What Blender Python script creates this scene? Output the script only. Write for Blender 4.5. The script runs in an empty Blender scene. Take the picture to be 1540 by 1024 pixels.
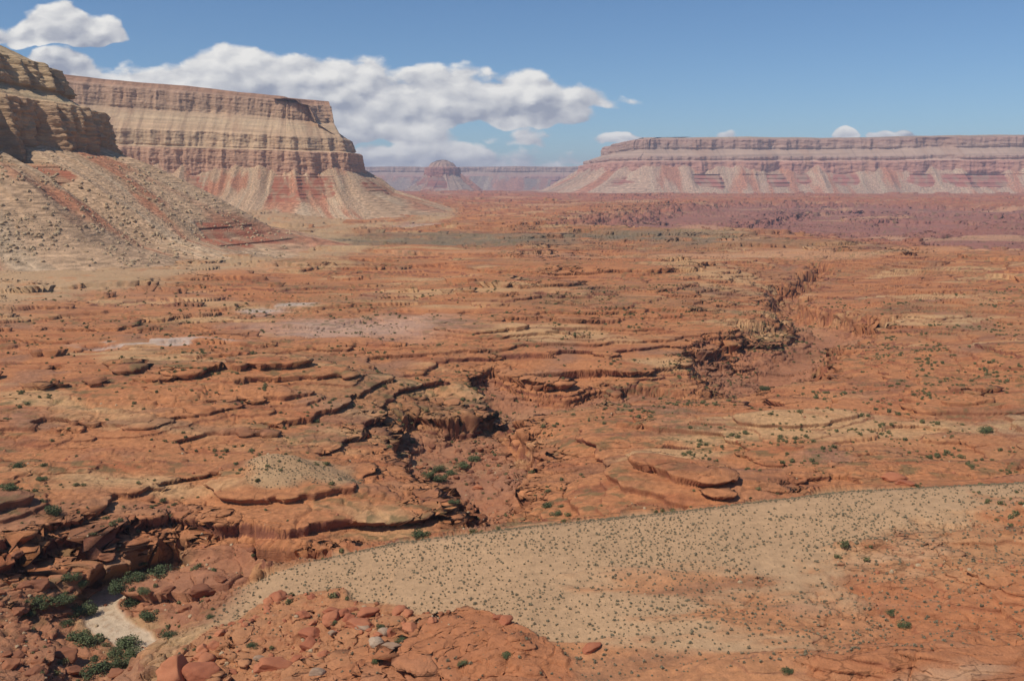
import bpy, math, random
import numpy as np
from mathutils import Vector, Matrix
random.seed(7)
F = np.float32
SC = bpy.context.scene
COL = SC.collection

# ---------------------------------------------------------------- camera
CAMZ = 120.0
FPX = 1400.0                      # focal length in photo pixels (photo 1540 x 1024)
HOR = 275.0                       # photo row of the horizon
PITCH = math.atan((512 - HOR) / FPX)
cam_d = bpy.data.cameras.new('camera')
cam = bpy.data.objects.new('camera', cam_d); COL.objects.link(cam)
cam.location = (0, 0, CAMZ)
cam.rotation_euler = (math.pi / 2 - PITCH, 0, 0)
cam_d.sensor_width = 36.0
cam_d.lens = 36.0 * FPX / 1540.0
cam_d.clip_start = 1.0
cam_d.clip_end = 200000.0
SC.camera = cam

SUN_AZ = math.atan2(-0.70, -0.46)     # sun stands to the left and a little behind the viewer (x, y)
SUN_EL = math.radians(54)
sx, sy, sz = math.sin(SUN_AZ) * math.cos(SUN_EL), math.cos(SUN_AZ) * math.cos(SUN_EL), math.sin(SUN_EL)
sd_ = bpy.data.lights.new('sun', 'SUN'); sun = bpy.data.objects.new('sun', sd_); COL.objects.link(sun)
sd_.energy = 3.6; sd_.angle = math.radians(0.5); sd_.color = (1.0, 0.94, 0.86)
sun.rotation_euler = Vector((sx, sy, sz)).to_track_quat('Z', 'Y').to_euler()

SC.view_settings.view_transform = 'Standard'
SC.view_settings.look = 'None'
SC.view_settings.exposure = 0.0
SC.view_settings.gamma = 1.0
SC.render.engine = 'CYCLES'
SC.cycles.max_bounces = 3
SC.cycles.diffuse_bounces = 2
SC.cycles.volume_bounces = 0
SC.cycles.use_denoising = True


def pix_dir(px, py):
    x = (px - 770.0) / FPX; y = (512.0 - py) / FPX
    c, s = math.cos(PITCH), math.sin(PITCH)
    d = Vector((x, c + y * s, -s + y * c))
    return d.normalized()


def W(px, py, z=0.0):
    d = pix_dir(px, py)
    t = (z - CAMZ) / d.z
    return (d.x * t, d.y * t)


# ---------------------------------------------------------------- node helpers
class NB:
    def __init__(self, tree):
        self.t = tree; self.n = tree.nodes; self.l = tree.links

    def new(self, typ, **kw):
        nd = self.n.new(typ)
        for k, v in kw.items():
            setattr(nd, k, v)
        return nd

    def put(self, sock, v):
        if hasattr(v, 'is_output') or isinstance(v, bpy.types.NodeSocket):
            self.l.new(v, sock)
        else:
            sock.default_value = v

    def m(self, op, a, b=0.0, c=None, clamp=False):
        nd = self.new('ShaderNodeMath', operation=op); nd.use_clamp = clamp
        self.put(nd.inputs[0], a)
        if op not in ('ABSOLUTE', 'SQRT', 'SINE', 'COSINE', 'FRACT', 'FLOOR'):
            self.put(nd.inputs[1], b)
        if c is not None: self.put(nd.inputs[2], c)
        return nd.outputs[0]

    def vm(self, op, a, b=None):
        nd = self.new('ShaderNodeVectorMath', operation=op)
        self.put(nd.inputs[0], a)
        if b is not None:
            if op == 'SCALE': self.put(nd.inputs['Scale'], b)
            else: self.put(nd.inputs[1], b)
        return nd.outputs[0]

    def noise(self, vec, scale, detail=4.0, rough=0.5, dist=0.0):
        nd = self.new('ShaderNodeTexNoise')
        self.put(nd.inputs['Vector'], vec)
        nd.inputs['Scale'].default_value = scale; nd.inputs['Detail'].default_value = detail
        nd.inputs['Roughness'].default_value = rough; nd.inputs['Distortion'].default_value = dist
        return nd.outputs[0]

    def ramp(self, v, a, b, smooth=True):
        nd = self.new('ShaderNodeMapRange')
        nd.interpolation_type = 'SMOOTHSTEP' if smooth else 'LINEAR'
        self.put(nd.inputs[0], v); nd.inputs[1].default_value = a; nd.inputs[2].default_value = b
        return nd.outputs[0]

    def mix(self, f, a, b, mode='MIX'):
        nd = self.new('ShaderNodeMix', data_type='RGBA', blend_type=mode)
        self.put(nd.inputs[0], f); self.put(nd.inputs[6], a); self.put(nd.inputs[7], b)
        return nd.outputs[2]


# ---------------------------------------------------------------- sky with clouds
def build_world():
    w = bpy.data.worlds.new('World'); SC.world = w; w.use_nodes = True
    w.cycles.sampling_method = 'MANUAL'; w.cycles.sample_map_resolution = 256
    t = w.node_tree; t.nodes.clear(); B = NB(t)
    out = B.new('ShaderNodeOutputWorld')
    sky = B.new('ShaderNodeTexSky', sky_type='NISHITA')
    sky.sun_disc = False; sky.sun_elevation = SUN_EL; sky.sun_rotation = SUN_AZ
    sky.altitude = 1500; sky.air_density = 1.0; sky.dust_density = 0.25; sky.ozone_density = 2.6
    bg = B.new('ShaderNodeBackground'); t.links.new(B.vm('MULTIPLY', sky.outputs[0], (0.72, 0.915, 1.07)), bg.inputs[0]); bg.inputs[1].default_value = SKY_STR
    tc = B.new('ShaderNodeTexCoord')
    sep = B.new('ShaderNodeSeparateXYZ'); t.links.new(tc.outputs['Generated'], sep.inputs[0])
    X, Y, Z = sep.outputs
    Ym = B.m('MAXIMUM', Y, 0.05)
    U = B.m('DIVIDE', X, Ym); V = B.m('DIVIDE', Z, Ym)
    uv = B.new('ShaderNodeCombineXYZ'); t.links.new(U, uv.inputs[0]); t.links.new(V, uv.inputs[1])
    P = uv.outputs[0]
    # each cloud: centre column, base row, half width, height above base (photo pixels, turned into directions), strength
    K = CLOUDS
    # domain warp
    wn = B.new('ShaderNodeTexNoise'); t.links.new(P, wn.inputs['Vector']); wn.inputs['Scale'].default_value = 14; wn.inputs['Detail'].default_value = 3
    wv = B.vm('SUBTRACT', wn.outputs[1], (0.5, 0.5, 0.5)); wv = B.vm('SCALE', wv, 0.05)
    Pw = B.vm('ADD', P, wv)
    s2 = B.new('ShaderNodeSeparateXYZ'); t.links.new(Pw, s2.inputs[0]); u, v = s2.outputs[0], s2.outputs[1]
    mask = None; hrel = None
    for (cx, by, hw, ht, st) in K:
        d = pix_dir(cx, by); u0 = d.x / d.y; v0 = d.z / d.y
        a = hw / FPX; h = ht / FPX; hb = max(8.0, ht * 0.22) / FPX
        du = B.m('DIVIDE', B.m('SUBTRACT', u, u0), a)
        dv = B.m('SUBTRACT', v, v0)
        up = B.m('DIVIDE', B.m('MAXIMUM', dv, 0.0), h)
        dn = B.m('DIVIDE', B.m('MAXIMUM', B.m('MULTIPLY', dv, -1.0), 0.0), hb)
        r2 = B.m('ADD', B.m('POWER', B.m('ABSOLUTE', du), 2.0), B.m('ADD', B.m('MULTIPLY', up, up), B.m('MULTIPLY', dn, dn)))
        mk = B.m('SUBTRACT', st, B.m('MULTIPLY', r2, st))
        mk = B.m('MAXIMUM', mk, -1.2)
        hr = B.m('MULTIPLY', B.ramp(mk, -0.2, 0.5), B.m('DIVIDE', dv, h))
        if mask is None: mask = mk; hrel = hr
        else:
            mask = B.m('SMOOTH_MAX', mask, mk, 0.15); hrel = B.m('MAXIMUM', hrel, hr)
    st_ = B.new('ShaderNodeMapping'); t.links.new(P, st_.inputs[0]); st_.inputs['Scale'].default_value = (1.0, 1.7, 1.0)
    def puff(vec):
        o = B.noise(vec, 9.0, 6.0, 0.5, 0.0)
        tot = B.m('MULTIPLY', B.m('SUBTRACT', o, 0.5), 2.0)
        for sc_, am in ((16.0, 0.8), (40.0, 0.42), (90.0, 0.13)):
            vn = B.new('ShaderNodeTexVoronoi', feature='SMOOTH_F1'); vn.inputs['Smoothness'].default_value = 0.5
            t.links.new(vec, vn.inputs['Vector']); vn.inputs['Scale'].default_value = sc_
            tot = B.m('ADD', tot, B.m('MULTIPLY', B.m('SUBTRACT', 0.42, vn.outputs['Distance']), am))
        return tot
    wv2 = B.new('ShaderNodeTexNoise'); t.links.new(st_.outputs[0], wv2.inputs['Vector']); wv2.inputs['Scale'].default_value = 34; wv2.inputs['Detail'].default_value = 7; wv2.inputs['Roughness'].default_value = .62
    Q = B.vm('ADD', st_.outputs[0], B.vm('SCALE', B.vm('SUBTRACT', wv2.outputs[1], (.5, .5, .5)), 0.022))
    n1 = puff(Q); n2 = puff(B.vm('ADD', Q, (-0.007, 0.012, 0.0)))
    dens = B.m('ADD', mask, B.m('MULTIPLY', n1, 1.25))
    alpha = B.ramp(dens, 0.0, 0.36)
    lit = B.m('MULTIPLY', B.m('SUBTRACT', n1, n2), 1.7)
    sh = B.m('ADD', B.m('ADD', 0.40, lit), B.m('MULTIPLY', hrel, 0.62))
    sh = B.m('SUBTRACT', sh, B.m('MULTIPLY', B.ramp(dens, 0.4, 1.8), 0.22))
    shc = B.ramp(sh, 0.0, 1.05, False)
    col = B.mix(shc, (0.34, 0.365, 0.44, 1), (0.92, 0.90, 0.86, 1))
    bc = B.new('ShaderNodeBackground'); t.links.new(col, bc.inputs[0]); bc.inputs[1].default_value = 1.0
    al = B.m('MULTIPLY', alpha, B.ramp(Y, 0.1, 0.3))
    mx = B.new('ShaderNodeMixShader'); t.links.new(B.m('MULTIPLY', al, 0.96), mx.inputs[0])
    t.links.new(bg.outputs[0], mx.inputs[1]); t.links.new(bc.outputs[0], mx.inputs[2])
    t.links.new(mx.outputs[0], out.inputs[0])


SKY_STR = 0.088
CLOUDS = [(95, 64, 92, 56, 1.3), (25, 58, 60, 26, 0.7), (152, 60, 40, 42, 0.8),
          (110, 140, 130, 52, 1.5), (220, 150, 120, 62, 1.4), (330, 150, 190, 80, 1.3), (500, 160, 150, 92, 1.3), (620, 180, 210, 95, 1.4),
          (770, 180, 140, 78, 1.3), (860, 165, 85, 48, 1.0), (925, 152, 40, 12, 0.5), (600, 208, 120, 26, 0.7), (760, 212, 110, 22, 0.6), (580, 250, 120, 34, 0.8), (720, 254, 240, 46, 0.95), (855, 240, 60, 30, 0.8),
          (930, 213, 34, 10, 0.9), (1093, 207, 26, 10, 0.8), (1277, 207, 24, 15, 1.2), (1345, 207, 32, 12, 1.2)]
build_world()

# ---------------------------------------------------------------- numpy noise
_rs = np.random.RandomState(11)
_P = _rs.permutation(4096).astype(np.int32)
_G = _rs.rand(4096).astype(F) * F(2 * np.pi)
_GC, _GS = np.cos(_G), np.sin(_G)
_R1 = _rs.rand(4096).astype(F); _R2 = _rs.rand(4096).astype(F); _R3 = _rs.rand(4096).astype(F)


def _h(ix, iy, seed):
    return _P[(_P[(ix + seed * 131) & 4095] + iy) & 4095]


def per(x, y, seed=0):
    x = x.astype(F); y = y.astype(F)
    x0 = np.floor(x); y0 = np.floor(y)
    fx = x - x0; fy = y - y0
    ix = x0.astype(np.int32); iy = y0.astype(np.int32)
    ux = fx * fx * fx * (fx * (fx * 6 - 15) + 10); uy = fy * fy * fy * (fy * (fy * 6 - 15) + 10)
    def g(dx, dy):
        h = _h(ix + dx, iy + dy, seed)
        return _GC[h] * (fx - dx) + _GS[h] * (fy - dy)
    a = g(0, 0); b = g(1, 0); c = g(0, 1); d = g(1, 1)
    ab = a + (b - a) * ux; cd = c + (d - c) * ux
    return (ab + (cd - ab) * uy) * F(1.5)


def fbm(x, y, wl, octv=4, seed=0, gain=0.5, lac=2.03):
    s = 0; a = 1.0; f = 1.0 / wl; n = 0
    for i in range(octv):
        s = s + F(a) * per(x * F(f) + F(17.3 * i), y * F(f) - F(9.1 * i), seed + i); n += a
        a *= gain; f *= lac
    return s / F(n)


def vor(x, y, wl, seed=0, aniso=1.0):
    """F1, F2-F1, random of nearest cell"""
    x = (x / F(wl * aniso)).astype(F); y = (y / F(wl)).astype(F)
    ix = np.floor(x).astype(np.int32); iy = np.floor(y).astype(np.int32)
    f1 = np.full(x.shape, 9, F); f2 = np.full(x.shape, 9, F); cid = np.zeros(x.shape, F)
    for dx in (-1, 0, 1):
        for dy in (-1, 0, 1):
            h = _h(ix + dx, iy + dy, seed)
            qx = ix + dx + _R1[h] * F(.9) - x; qy = iy + dy + _R2[h] * F(.9) - y
            d = np.sqrt(qx * qx + qy * qy)
            nr = d < f1
            f2 = np.where(nr, f1, np.minimum(f2, d)); cid = np.where(nr, _R3[h], cid); f1 = np.where(nr, d, f1)
    return f1, f2 - f1, cid


def sst(x, a, b):
    t = np.clip((x - a) / (b - a), 0, 1); return t * t * (3 - 2 * t)


def poly_sd(x, y, poly):
    """signed distance, positive inside"""
    n = len(poly); d2 = np.full(x.shape, 1e18, F); ins = np.zeros(x.shape, bool)
    for i in range(n):
        ax, ay = poly[i]; bx, by = poly[(i + 1) % n]
        ex, ey = bx - ax, by - ay; L = ex * ex + ey * ey + 1e-6
        t = np.clip(((x - ax) * ex + (y - ay) * ey) / L, 0, 1)
        dx = x - (ax + t * ex); dy = y - (ay + t * ey)
        d2 = np.minimum(d2, dx * dx + dy * dy)
        if abs(ey) > 1e-9:
            c = ((ay > y) != (by > y)) & (x < ex * (y - ay) / ey + ax)
            ins ^= c
    d = np.sqrt(d2)
    return np.where(ins, d, -d).astype(F)


def line_d(x, y, pts):
    d2 = np.full(x.shape, 1e18, F)
    for i in range(len(pts) - 1):
        ax, ay = pts[i]; bx, by = pts[i + 1]
        ex, ey = bx - ax, by - ay; L = ex * ex + ey * ey + 1e-6
        t = np.clip(((x - ax) * ex + (y - ay) * ey) / L, 0, 1)
        dx = x - (ax + t * ex); dy = y - (ay + t * ey)
        d2 = np.minimum(d2, dx * dx + dy * dy)
    return np.sqrt(d2)


def PX(pts, z=0.0):
    return [W(p[0], p[1], p[2] if len(p) > 2 else z) for p in pts]


def grid_mesh(name, P3, colr, mat, smooth=True, closed=False, extra=None):
    """P3: (n, m, 3) array of points -> quad grid mesh with colour attribute"""
    n, m = P3.shape[:2]
    idx = np.arange(n * m, dtype=np.int32).reshape(n, m)
    if closed: idx = np.concatenate([idx, idx[:, :1]], 1)
    q = np.stack([idx[:-1, :-1], idx[:-1, 1:], idx[1:, 1:], idx[1:, :-1]], -1).reshape(-1, 4)
    me = bpy.data.meshes.new(name)
    me.vertices.add(n * m); me.vertices.foreach_set('co', np.ascontiguousarray(P3, dtype=F).ravel())
    me.loops.add(q.size); me.loops.foreach_set('vertex_index', np.ascontiguousarray(q).ravel())
    me.polygons.add(len(q)); me.polygons.foreach_set('loop_start', np.arange(0, q.size, 4, dtype=np.int32))
    me.update(calc_edges=True)
    if smooth: me.polygons.foreach_set('use_smooth', np.ones(len(q), bool))
    if colr is not None:
        a = me.color_attributes.new('rock', 'FLOAT_COLOR', 'POINT')
        c4 = np.ones((n * m, 4), F); c4[:, :3] = colr.reshape(-1, 3)
        a.data.foreach_set('color', c4.ravel())
    me.materials.append(mat)
    o = bpy.data.objects.new(name, me); COL.objects.link(o)
    return o


def tri_mesh(name, V, T, mat, smooth=False):
    me = bpy.data.meshes.new(name); k = T.shape[1]
    me.vertices.add(len(V)); me.vertices.foreach_set('co', np.ascontiguousarray(V, dtype=F).ravel())
    me.loops.add(T.size); me.loops.foreach_set('vertex_index', np.ascontiguousarray(T, dtype=np.int32).ravel())
    me.polygons.add(len(T)); me.polygons.foreach_set('loop_start', np.arange(0, T.size, k, dtype=np.int32))
    me.update(calc_edges=True)
    if smooth: me.polygons.foreach_set('use_smooth', np.ones(len(T), bool))
    if mat: me.materials.append(mat)
    return me


# ---------------------------------------------------------------- materials
def rock_material(name, s1=0.35, s2=3.0, bump=0.6, bdist=0.35, stretch=1.0, var=0.35, cracks=False):
    """stone and soil: colour zones from the mesh, broken up by procedural noise and bump"""
    m = bpy.data.materials.new(name); m.use_nodes = True
    t = m.node_tree; B = NB(t); bs = t.nodes['Principled BSDF']
    bs.inputs['Roughness'].default_value = 0.92
    bs.inputs['Specular IOR Level'].default_value = 0.15
    at = B.new('ShaderNodeAttribute', attribute_name='rock')
    ge = B.new('ShaderNodeNewGeometry')
    mp = B.new('ShaderNodeMapping'); t.links.new(ge.outputs['Position'], mp.inputs[0]); mp.inputs['Scale'].default_value = (1, 1, stretch)
    P = mp.outputs[0]
    a = B.noise(P, s1, 6.0, 0.65); b = B.noise(P, s2, 4.0, 0.6)
    mb = B.new('ShaderNodeMapping'); t.links.new(ge.outputs['Position'], mb.inputs[0]); mb.inputs['Scale'].default_value = (.12, .12, 1.6)
    bed = B.noise(mb.outputs[0], s2 * 1.0, 3.0, 0.6)
    f = B.m('ADD', B.m('MULTIPLY', B.m('SUBTRACT', a, 0.5), var * 2), B.m('ADD', 1.0, B.m('MULTIPLY', B.m('SUBTRACT', b, 0.5), var * 1.2)))
    crk = None
    if cracks:     # joints filled with dark soil
        mc = B.new('ShaderNodeMapping'); t.links.new(ge.outputs['Position'], mc.inputs[0]); mc.inputs['Scale'].default_value = (.6, 1, 1)
        wn = B.new('ShaderNodeTexNoise'); t.links.new(mc.outputs[0], wn.inputs['Vector']); wn.inputs['Scale'].default_value = .15; wn.inputs['Detail'].default_value = 4
        vv = B.vm('ADD', mc.outputs[0], B.vm('SCALE', wn.outputs[1], 9.0))
        vo = B.new('ShaderNodeTexVoronoi', feature='DISTANCE_TO_EDGE'); t.links.new(vv, vo.inputs['Vector']); vo.inputs['Scale'].default_value = .13
        on = B.ramp(B.noise(ge.outputs['Position'], .02, 3.0), .45, .6)
        sx_ = B.new('ShaderNodeSeparateColor'); t.links.new(at.outputs['Color'], sx_.inputs[0])
        isrock = B.ramp(B.m('SUBTRACT', sx_.outputs[0], B.m('MULTIPLY', sx_.outputs[2], 2.6)), .05, .15)
        crk = B.m('MULTIPLY', B.m('MULTIPLY', B.m('SUBTRACT', 1.0, B.ramp(vo.outputs['Distance'], 0.0, 0.035)), on), isrock)
        f = B.m('MULTIPLY', f, B.m('SUBTRACT', 1.0, B.m('MULTIPLY', crk, 0.45)))
    c = B.vm('SCALE', at.outputs['Color'], f)
    t.links.new(c, bs.inputs['Base Color'])
    bp = B.new('ShaderNodeBump'); bp.inputs['Strength'].default_value = bump; bp.inputs['Distance'].default_value = bdist
    t.links.new(B.m('ADD', B.m('ADD', a, B.m('MULTIPLY', bed, 0.9)), B.m('MULTIPLY', b, 0.5)), bp.inputs['Height']); t.links.new(bp.outputs[0], bs.inputs['Normal'])
    return m


def leaf_material(name, c1, c2, scale=1.5):
    m = bpy.data.materials.new(name); m.use_nodes = True
    t = m.node_tree; B = NB(t); bs = t.nodes['Principled BSDF']
    bs.inputs['Roughness'].default_value = 0.8; bs.inputs['Specular IOR Level'].default_value = 0.2
    ge = B.new('ShaderNodeNewGeometry')
    n = B.noise(ge.outputs['Position'], scale, 3.0, 0.6)
    rnd = B.new('ShaderNodeObjectInfo').outputs['Random']
    f = B.ramp(B.m('ADD', B.m('MULTIPLY', n, 0.7), B.m('MULTIPLY', rnd, 0.3)), 0.25, 0.75)
    t.links.new(B.mix(f, c1, c2), bs.inputs['Base Color'])
    return m


M_GROUND = rock_material('red_slickrock_and_sand', 0.30, 2.5, 1.0, 0.5, 1.0, 0.36, True)
M_CLIFF = rock_material('banded_cliff_rock', 0.035, 0.22, 0.8, 5.0, 3.0, 0.30)
M_FAR = rock_material('distant_cliff_rock', 0.008, 0.05, 0.6, 14.0, 3.0, 0.22)

# ---------------------------------------------------------------- terrain
RS = np.random.RandomState(5)
_th = RS.choice([1.0, 1.5, 2.2, 3.0, 4.2, 6.0], 500, p=[.24, .24, .2, .16, .1, .06])
_lev = np.concatenate([[0], np.cumsum(_th)]).astype(F) - F(400.0)
_th2 = RS.choice([.45, .7, 1.0, 1.4], 1200, p=[.3, .3, .25, .15]); _lev2 = np.concatenate([[0], np.cumsum(_th2)]).astype(F) - F(400.0)

GORGE_A = PX([(-260, 900), (-100, 868), (0, 852), (50, 840), (110, 822), (170, 818), (215, 800), (262, 790), (320, 806), (370, 800), (450, 806), (560, 812), (640, 796), (735, 782),
              (790, 800), (700, 815), (590, 826), (480, 846), (400, 870), (330, 905), (290, 960), (280, 1040), (320, 1200), (-400, 1200)], -10)
GORGE_B = PX([(548, 650), (575, 618), (640, 600), (700, 612), (760, 590), (800, 640), (830, 690), (820, 730), (790, 770), (740, 790),
              (660, 782), (640, 745), (590, 710)], -10)
GORGE_D = PX([(690, 560), (745, 545), (790, 562), (850, 568), (905, 556), (925, 566), (1000, 560), (1060, 572), (1010, 588), (930, 592), (860, 596), (800, 612), (760, 600), (715, 590)], -6)
GORGE_E = PX([(1040, 545), (1075, 520), (1120, 505), (1170, 498), (1150, 470), (1150, 446), (1195, 425), (1225, 403), (1262, 404), (1225, 432), (1215, 462),
              (1270, 480), (1340, 490), (1310, 520), (1262, 545), (1235, 572), (1150, 584), (1090, 590), (1055, 572)], -8)
GORGE_F = PX([(880, 345), (1000, 352), (1080, 356), (1290, 362), (1400, 380), (1700, 400), (1750, 318), (1500, 312), (1300, 306), (1100, 308), (1000, 318), (900, 330)], 0)
GORGE_G = PX([(-100, 800), (60, 800), (120, 770), (60, 760), (-100, 770)], 0)
WASH = PX([(262, 868), (215, 878), (165, 890), (150, 905), (165, 935), (205, 960), (235, 985), (218, 990)], -23)
HILL_CREST = [W(385, 868, -6), W(600, 820, 3), W(800, 795, 9), W(1070, 768, 15), W(1300, 740, 20), W(1560, 727, 24), W(1800, 718, 27)]


def hill(x, y):
    """the sandy spur in front: a rounded crest falling away behind, long gentle front"""
    n = len(HILL_CREST); best = np.full(x.shape, 1e18, F); zz = np.zeros(x.shape, F); sg = np.zeros(x.shape, F)
    for i in range(n - 1):
        ax, ay = HILL_CREST[i]; bx, by = HILL_CREST[i + 1]
        ex, ey = bx - ax, by - ay; L = ex * ex + ey * ey
        t = ((x - ax) * ex + (y - ay) * ey) / L
        tc = np.clip(t, 0, 1)
        dx = x - (ax + tc * ex); dy = y - (ay + tc * ey); d2 = dx * dx + dy * dy
        s = (ex * dy - ey * dx)          # >0 : behind the crest (further away)
        nr = d2 < best
        z0 = HZ[i] + (HZ[i + 1] - HZ[i]) * tc
        zz = np.where(nr, z0, zz); sg = np.where(nr, np.sign(s), sg); best = np.where(nr, d2, best)
    d = np.sqrt(best)
    return zz, d * sg


HZ = [-6, 3, 9, 15, 20, 24, 27]


def raw_height(x, y):
    """smooth ground height before the rock layers are cut; also returns masks"""
    r = np.sqrt(x * x + y * y)
    ax_ = F(0.42); n_big = fbm(x * .6, y, 900, 3, 1); n_mid = fbm(x * ax_, y, 150, 3, 2, .45); n_sm = fbm(x * ax_, y, 34, 4, 3, .5)
    # edge warp
    wx = x + 14 * fbm(x, y, 55, 3, 21) + 2.5 * fbm(x, y, 9, 2, 31); wy = y + 18 * fbm(x, y, 60, 3, 22) + 2.5 * fbm(x, y, 9, 2, 32)
    far = sst(r, 700, 3500)
    h = n_big * (4 + 22 * far) + n_mid * (10 + 9 * far) + n_sm * (4.0 + 2 * far) + fbm(x, y, 480, 3, 8) * (6 + 8 * far)
    h = h - 75 * sst(r, 9500, 18000) + .02 * np.clip(y - 430, 0, 420) * sst(r, 400, 500)
    # block joints
    c1 = vor(wx, wy, 13, 5, 1.8); c3 = vor(wx, wy, 34, 15, 2.2)
    jx = x + 2.2 * fbm(x, y, 8, 2, 33); jy = y + 2.2 * fbm(x, y, 8, 2, 34); big_ = fbm(x, y, 30, 2, 35) > 0.02
    c2a = vor(jx, jy, 3.0, 6, 1.3); c2b = vor(jx, jy, 6.5, 7, 1.5)
    c2 = tuple(np.where(big_, p_, q_) for p_, q_ in zip(c2b, c2a))
    rockn = fbm(x, y, 130, 3, 9)
    blocky = sst(rockn, -0.15, 0.25)
    wall = np.zeros_like(x)      # how close to a gorge wall (for colour)
    floor = np.zeros_like(x)
    for (poly, dep, w1, w2, wa, pre) in ((GORGE_A, 17, 7, 45, 1.0, 6), (GORGE_B, 17, 9, 40, 1.2, 9), (GORGE_D, 9, 5, 30, .8, 5), (GORGE_E, 24, 14, 46, 1.4, 9), (GORGE_F, 75, 110, 1500, 14, 0)):
        s = poly_sd(x + (wx - x) * wa, y + (wy - y) * wa, poly)
        if poly is not GORGE_F:
            jw = .8 if poly is not GORGE_E else 1.2
            s = s + sst(s, -25 * jw, -8) * (1 - sst(s, 20, 40 * jw)) * ((c1[2] - .5) * 9 + (c2[2] - .5) * 3.5 + (c3[2] - .5) * 9) * jw
        if poly is GORGE_A or poly is GORGE_B: h = h * (1 - .5 * sst(s, -50, -5))
        if poly is not GORGE_F:
            pw = 55 + 45 * fbm(x, y, 120, 2, 55) + (60 if poly is GORGE_E else 0)
            h = h - pre * sst(s, -pw, 2) - 0.4 * pre * sst(s, -pw * 2.2, -pw * .6)
            blocky = np.maximum(blocky, sst(s, -60, -15) * sst(fbm(x, y, 40, 2, 56), -.3, .2))
        k = 0.66 * sst(s, -w1 * .5, w1) + 0.34 * sst(s, w1, w2)
        if poly is GORGE_F: k = 0.35 * sst(s, -w1, w1) + 0.3 * sst(s, 350, 520) + 0.35 * sst(s, 800, 950)
        h = h - dep * k
        wall = np.maximum(wall, sst(s, -w1 * 1.5, 0) * (1 - sst(s, w1, w1 * 2.5)))
        floor = np.maximum(floor, sst(s, w1 * .6, w1 * 1.8))
    iso = fbm(x * .7, y, 46, 4, 57, .5); h = h + iso * (4.2 * (1 - sst(x, 0, 120)) + 1.5) * (1 - sst(r, 600, 1200))
    # mound with a sandy cap west of the bowl
    mx, my = W(455, 690, 4)
    mo = np.exp(-(((x + 10 * fbm(x, y, 30, 3, 52) - mx) / 34) ** 2 + ((y + 14 * fbm(x, y, 30, 3, 53) - my) / 28) ** 2)); h = h + 8 * mo
    # low dome at right (smooth slickrock)
    for (px, py, ax, ay, hh) in ((1150, 640, 60, 60, 4), (1000, 720, 32, 22, 6), (860, 740, 20, 18, 4), (1450, 530, 120, 60, 7), (300, 520, 120, 60, 6), (750, 500, 90, 60, 5)):
        qx, qy = W(px, py, 2); h = h + hh * np.exp(-(((x - qx) / ax) ** 2 + ((y - qy) / ay) ** 2))
    # hill
    zz, sd = hill(x, y)
    hn = fbm(x, y, 70, 3, 14)
    front = zz + 0.020 * np.minimum(-sd, 200) * 1.0 - 0.0 * sd + hn * 2.0 * sst(-sd, 5, 60)
    back = zz - 0.004 * sd * sd - 0.27 * sd
    hz = np.where(sd > 0, back, front) - 0.02
    # western end of the spur runs down to the wash
    ex, ey = W(330, 905, -20); q = (x - ex)
    edge = sst(x + 6 * fbm(x, y, 40, 3, 51) - 0.15 * (y - 250), -128, -78)
    hz = hz * edge + (-24) * (1 - edge)
    fm = sst(-sd, -8, 4) * edge; h = h * (1 - fm) + np.minimum(h, hz - 8) * fm
    hm = sst(hz - h, -1.0, 3.0)
    k = 3.0; a = np.clip(0.5 + 0.5 * (hz - h) / k, 0, 1); h2 = h * (1 - a) + hz * a + k * a * (1 - a)
    # bottom-left: rocks on the near side of the wash
    bl = PX([(-300, 860), (0, 868), (60, 905), (110, 960), (130, 1060), (100, 1200), (-400, 1200)], -18)
    sb = poly_sd(x + 6 * fbm(x, y, 22, 3, 61), y + 6 * fbm(x, y, 22, 3, 62), bl)
    h2 = h2 + 6 * sst(sb, -2, 14) + 5 * sst(sb, 12, 34)
    # wash
    dw = line_d(x + 3 * fbm(x, y, 25, 2, 71), y, WASH)
    wz = -24.0
    wk = 1 - sst(dw, 6.5, 15); h2 = h2 * (1 - wk) + wz * wk
    wash = 1 - sst(dw + 1.5 * fbm(x, y, 9, 2, 72), 5.0, 6.8)
    # sandy zones: upper hill = sand; lower left / right = red rock
    sand = hm * (sd < 25) * sst(x + 7 * fbm(x, y, 18, 3, 54), -92, -78)
    rl = PX([(300, 925), (395, 868), (470, 880), (560, 905), (640, 925), (720, 950), (800, 990), (860, 1030), (900, 1200), (100, 1200), (230, 1000)], 4)
    s1 = poly_sd(x + 14 * fbm(x, y, 36, 4, 81), y + 14 * fbm(x, y, 36, 4, 82), rl)
    rr = PX([(1240, 830), (1330, 822), (1440, 800), (1500, 770), (1700, 760), (1700, 1200), (1250, 1200), (1200, 1010), (1290, 930)], 18)
    s2 = poly_sd(x + 12 * fbm(x, y, 30, 4, 83, .6), y + 12 * fbm(x, y, 30, 4, 84, .6), rr)
    redl = sst(s1, -2, 2); redr = sst(s2 + 16 * fbm(x, y, 9, 4, 85, .6), -9, 9)
    streak = sst(fbm(x * .45 + y * .5, y * 1.1, 45, 5, 91, .6) + 0.25 * sst(-sd, 40, 120), 0.04, 0.25) * sst(-sd, 25, 60)
    red = np.clip(np.maximum(np.maximum(redl, redr), streak * 0.8), 0, 1)
    h2 = h2 + np.maximum(redr, streak * .6) * (6.5 * fbm(x * .35 + y * .15, y, 24, 4, 94, .5))
    h2 = h2 + redl * (1.0 + 4.0 * fbm(x * .6, y, 24, 5, 93, .6) + 2.0 * np.abs(fbm(x, y, 11, 2, 95))) * sst(s1, -2, 16)
    sandm = sand * (1 - red)
    m_terr = 1 - np.maximum(sandm, 0) - wash
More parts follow.
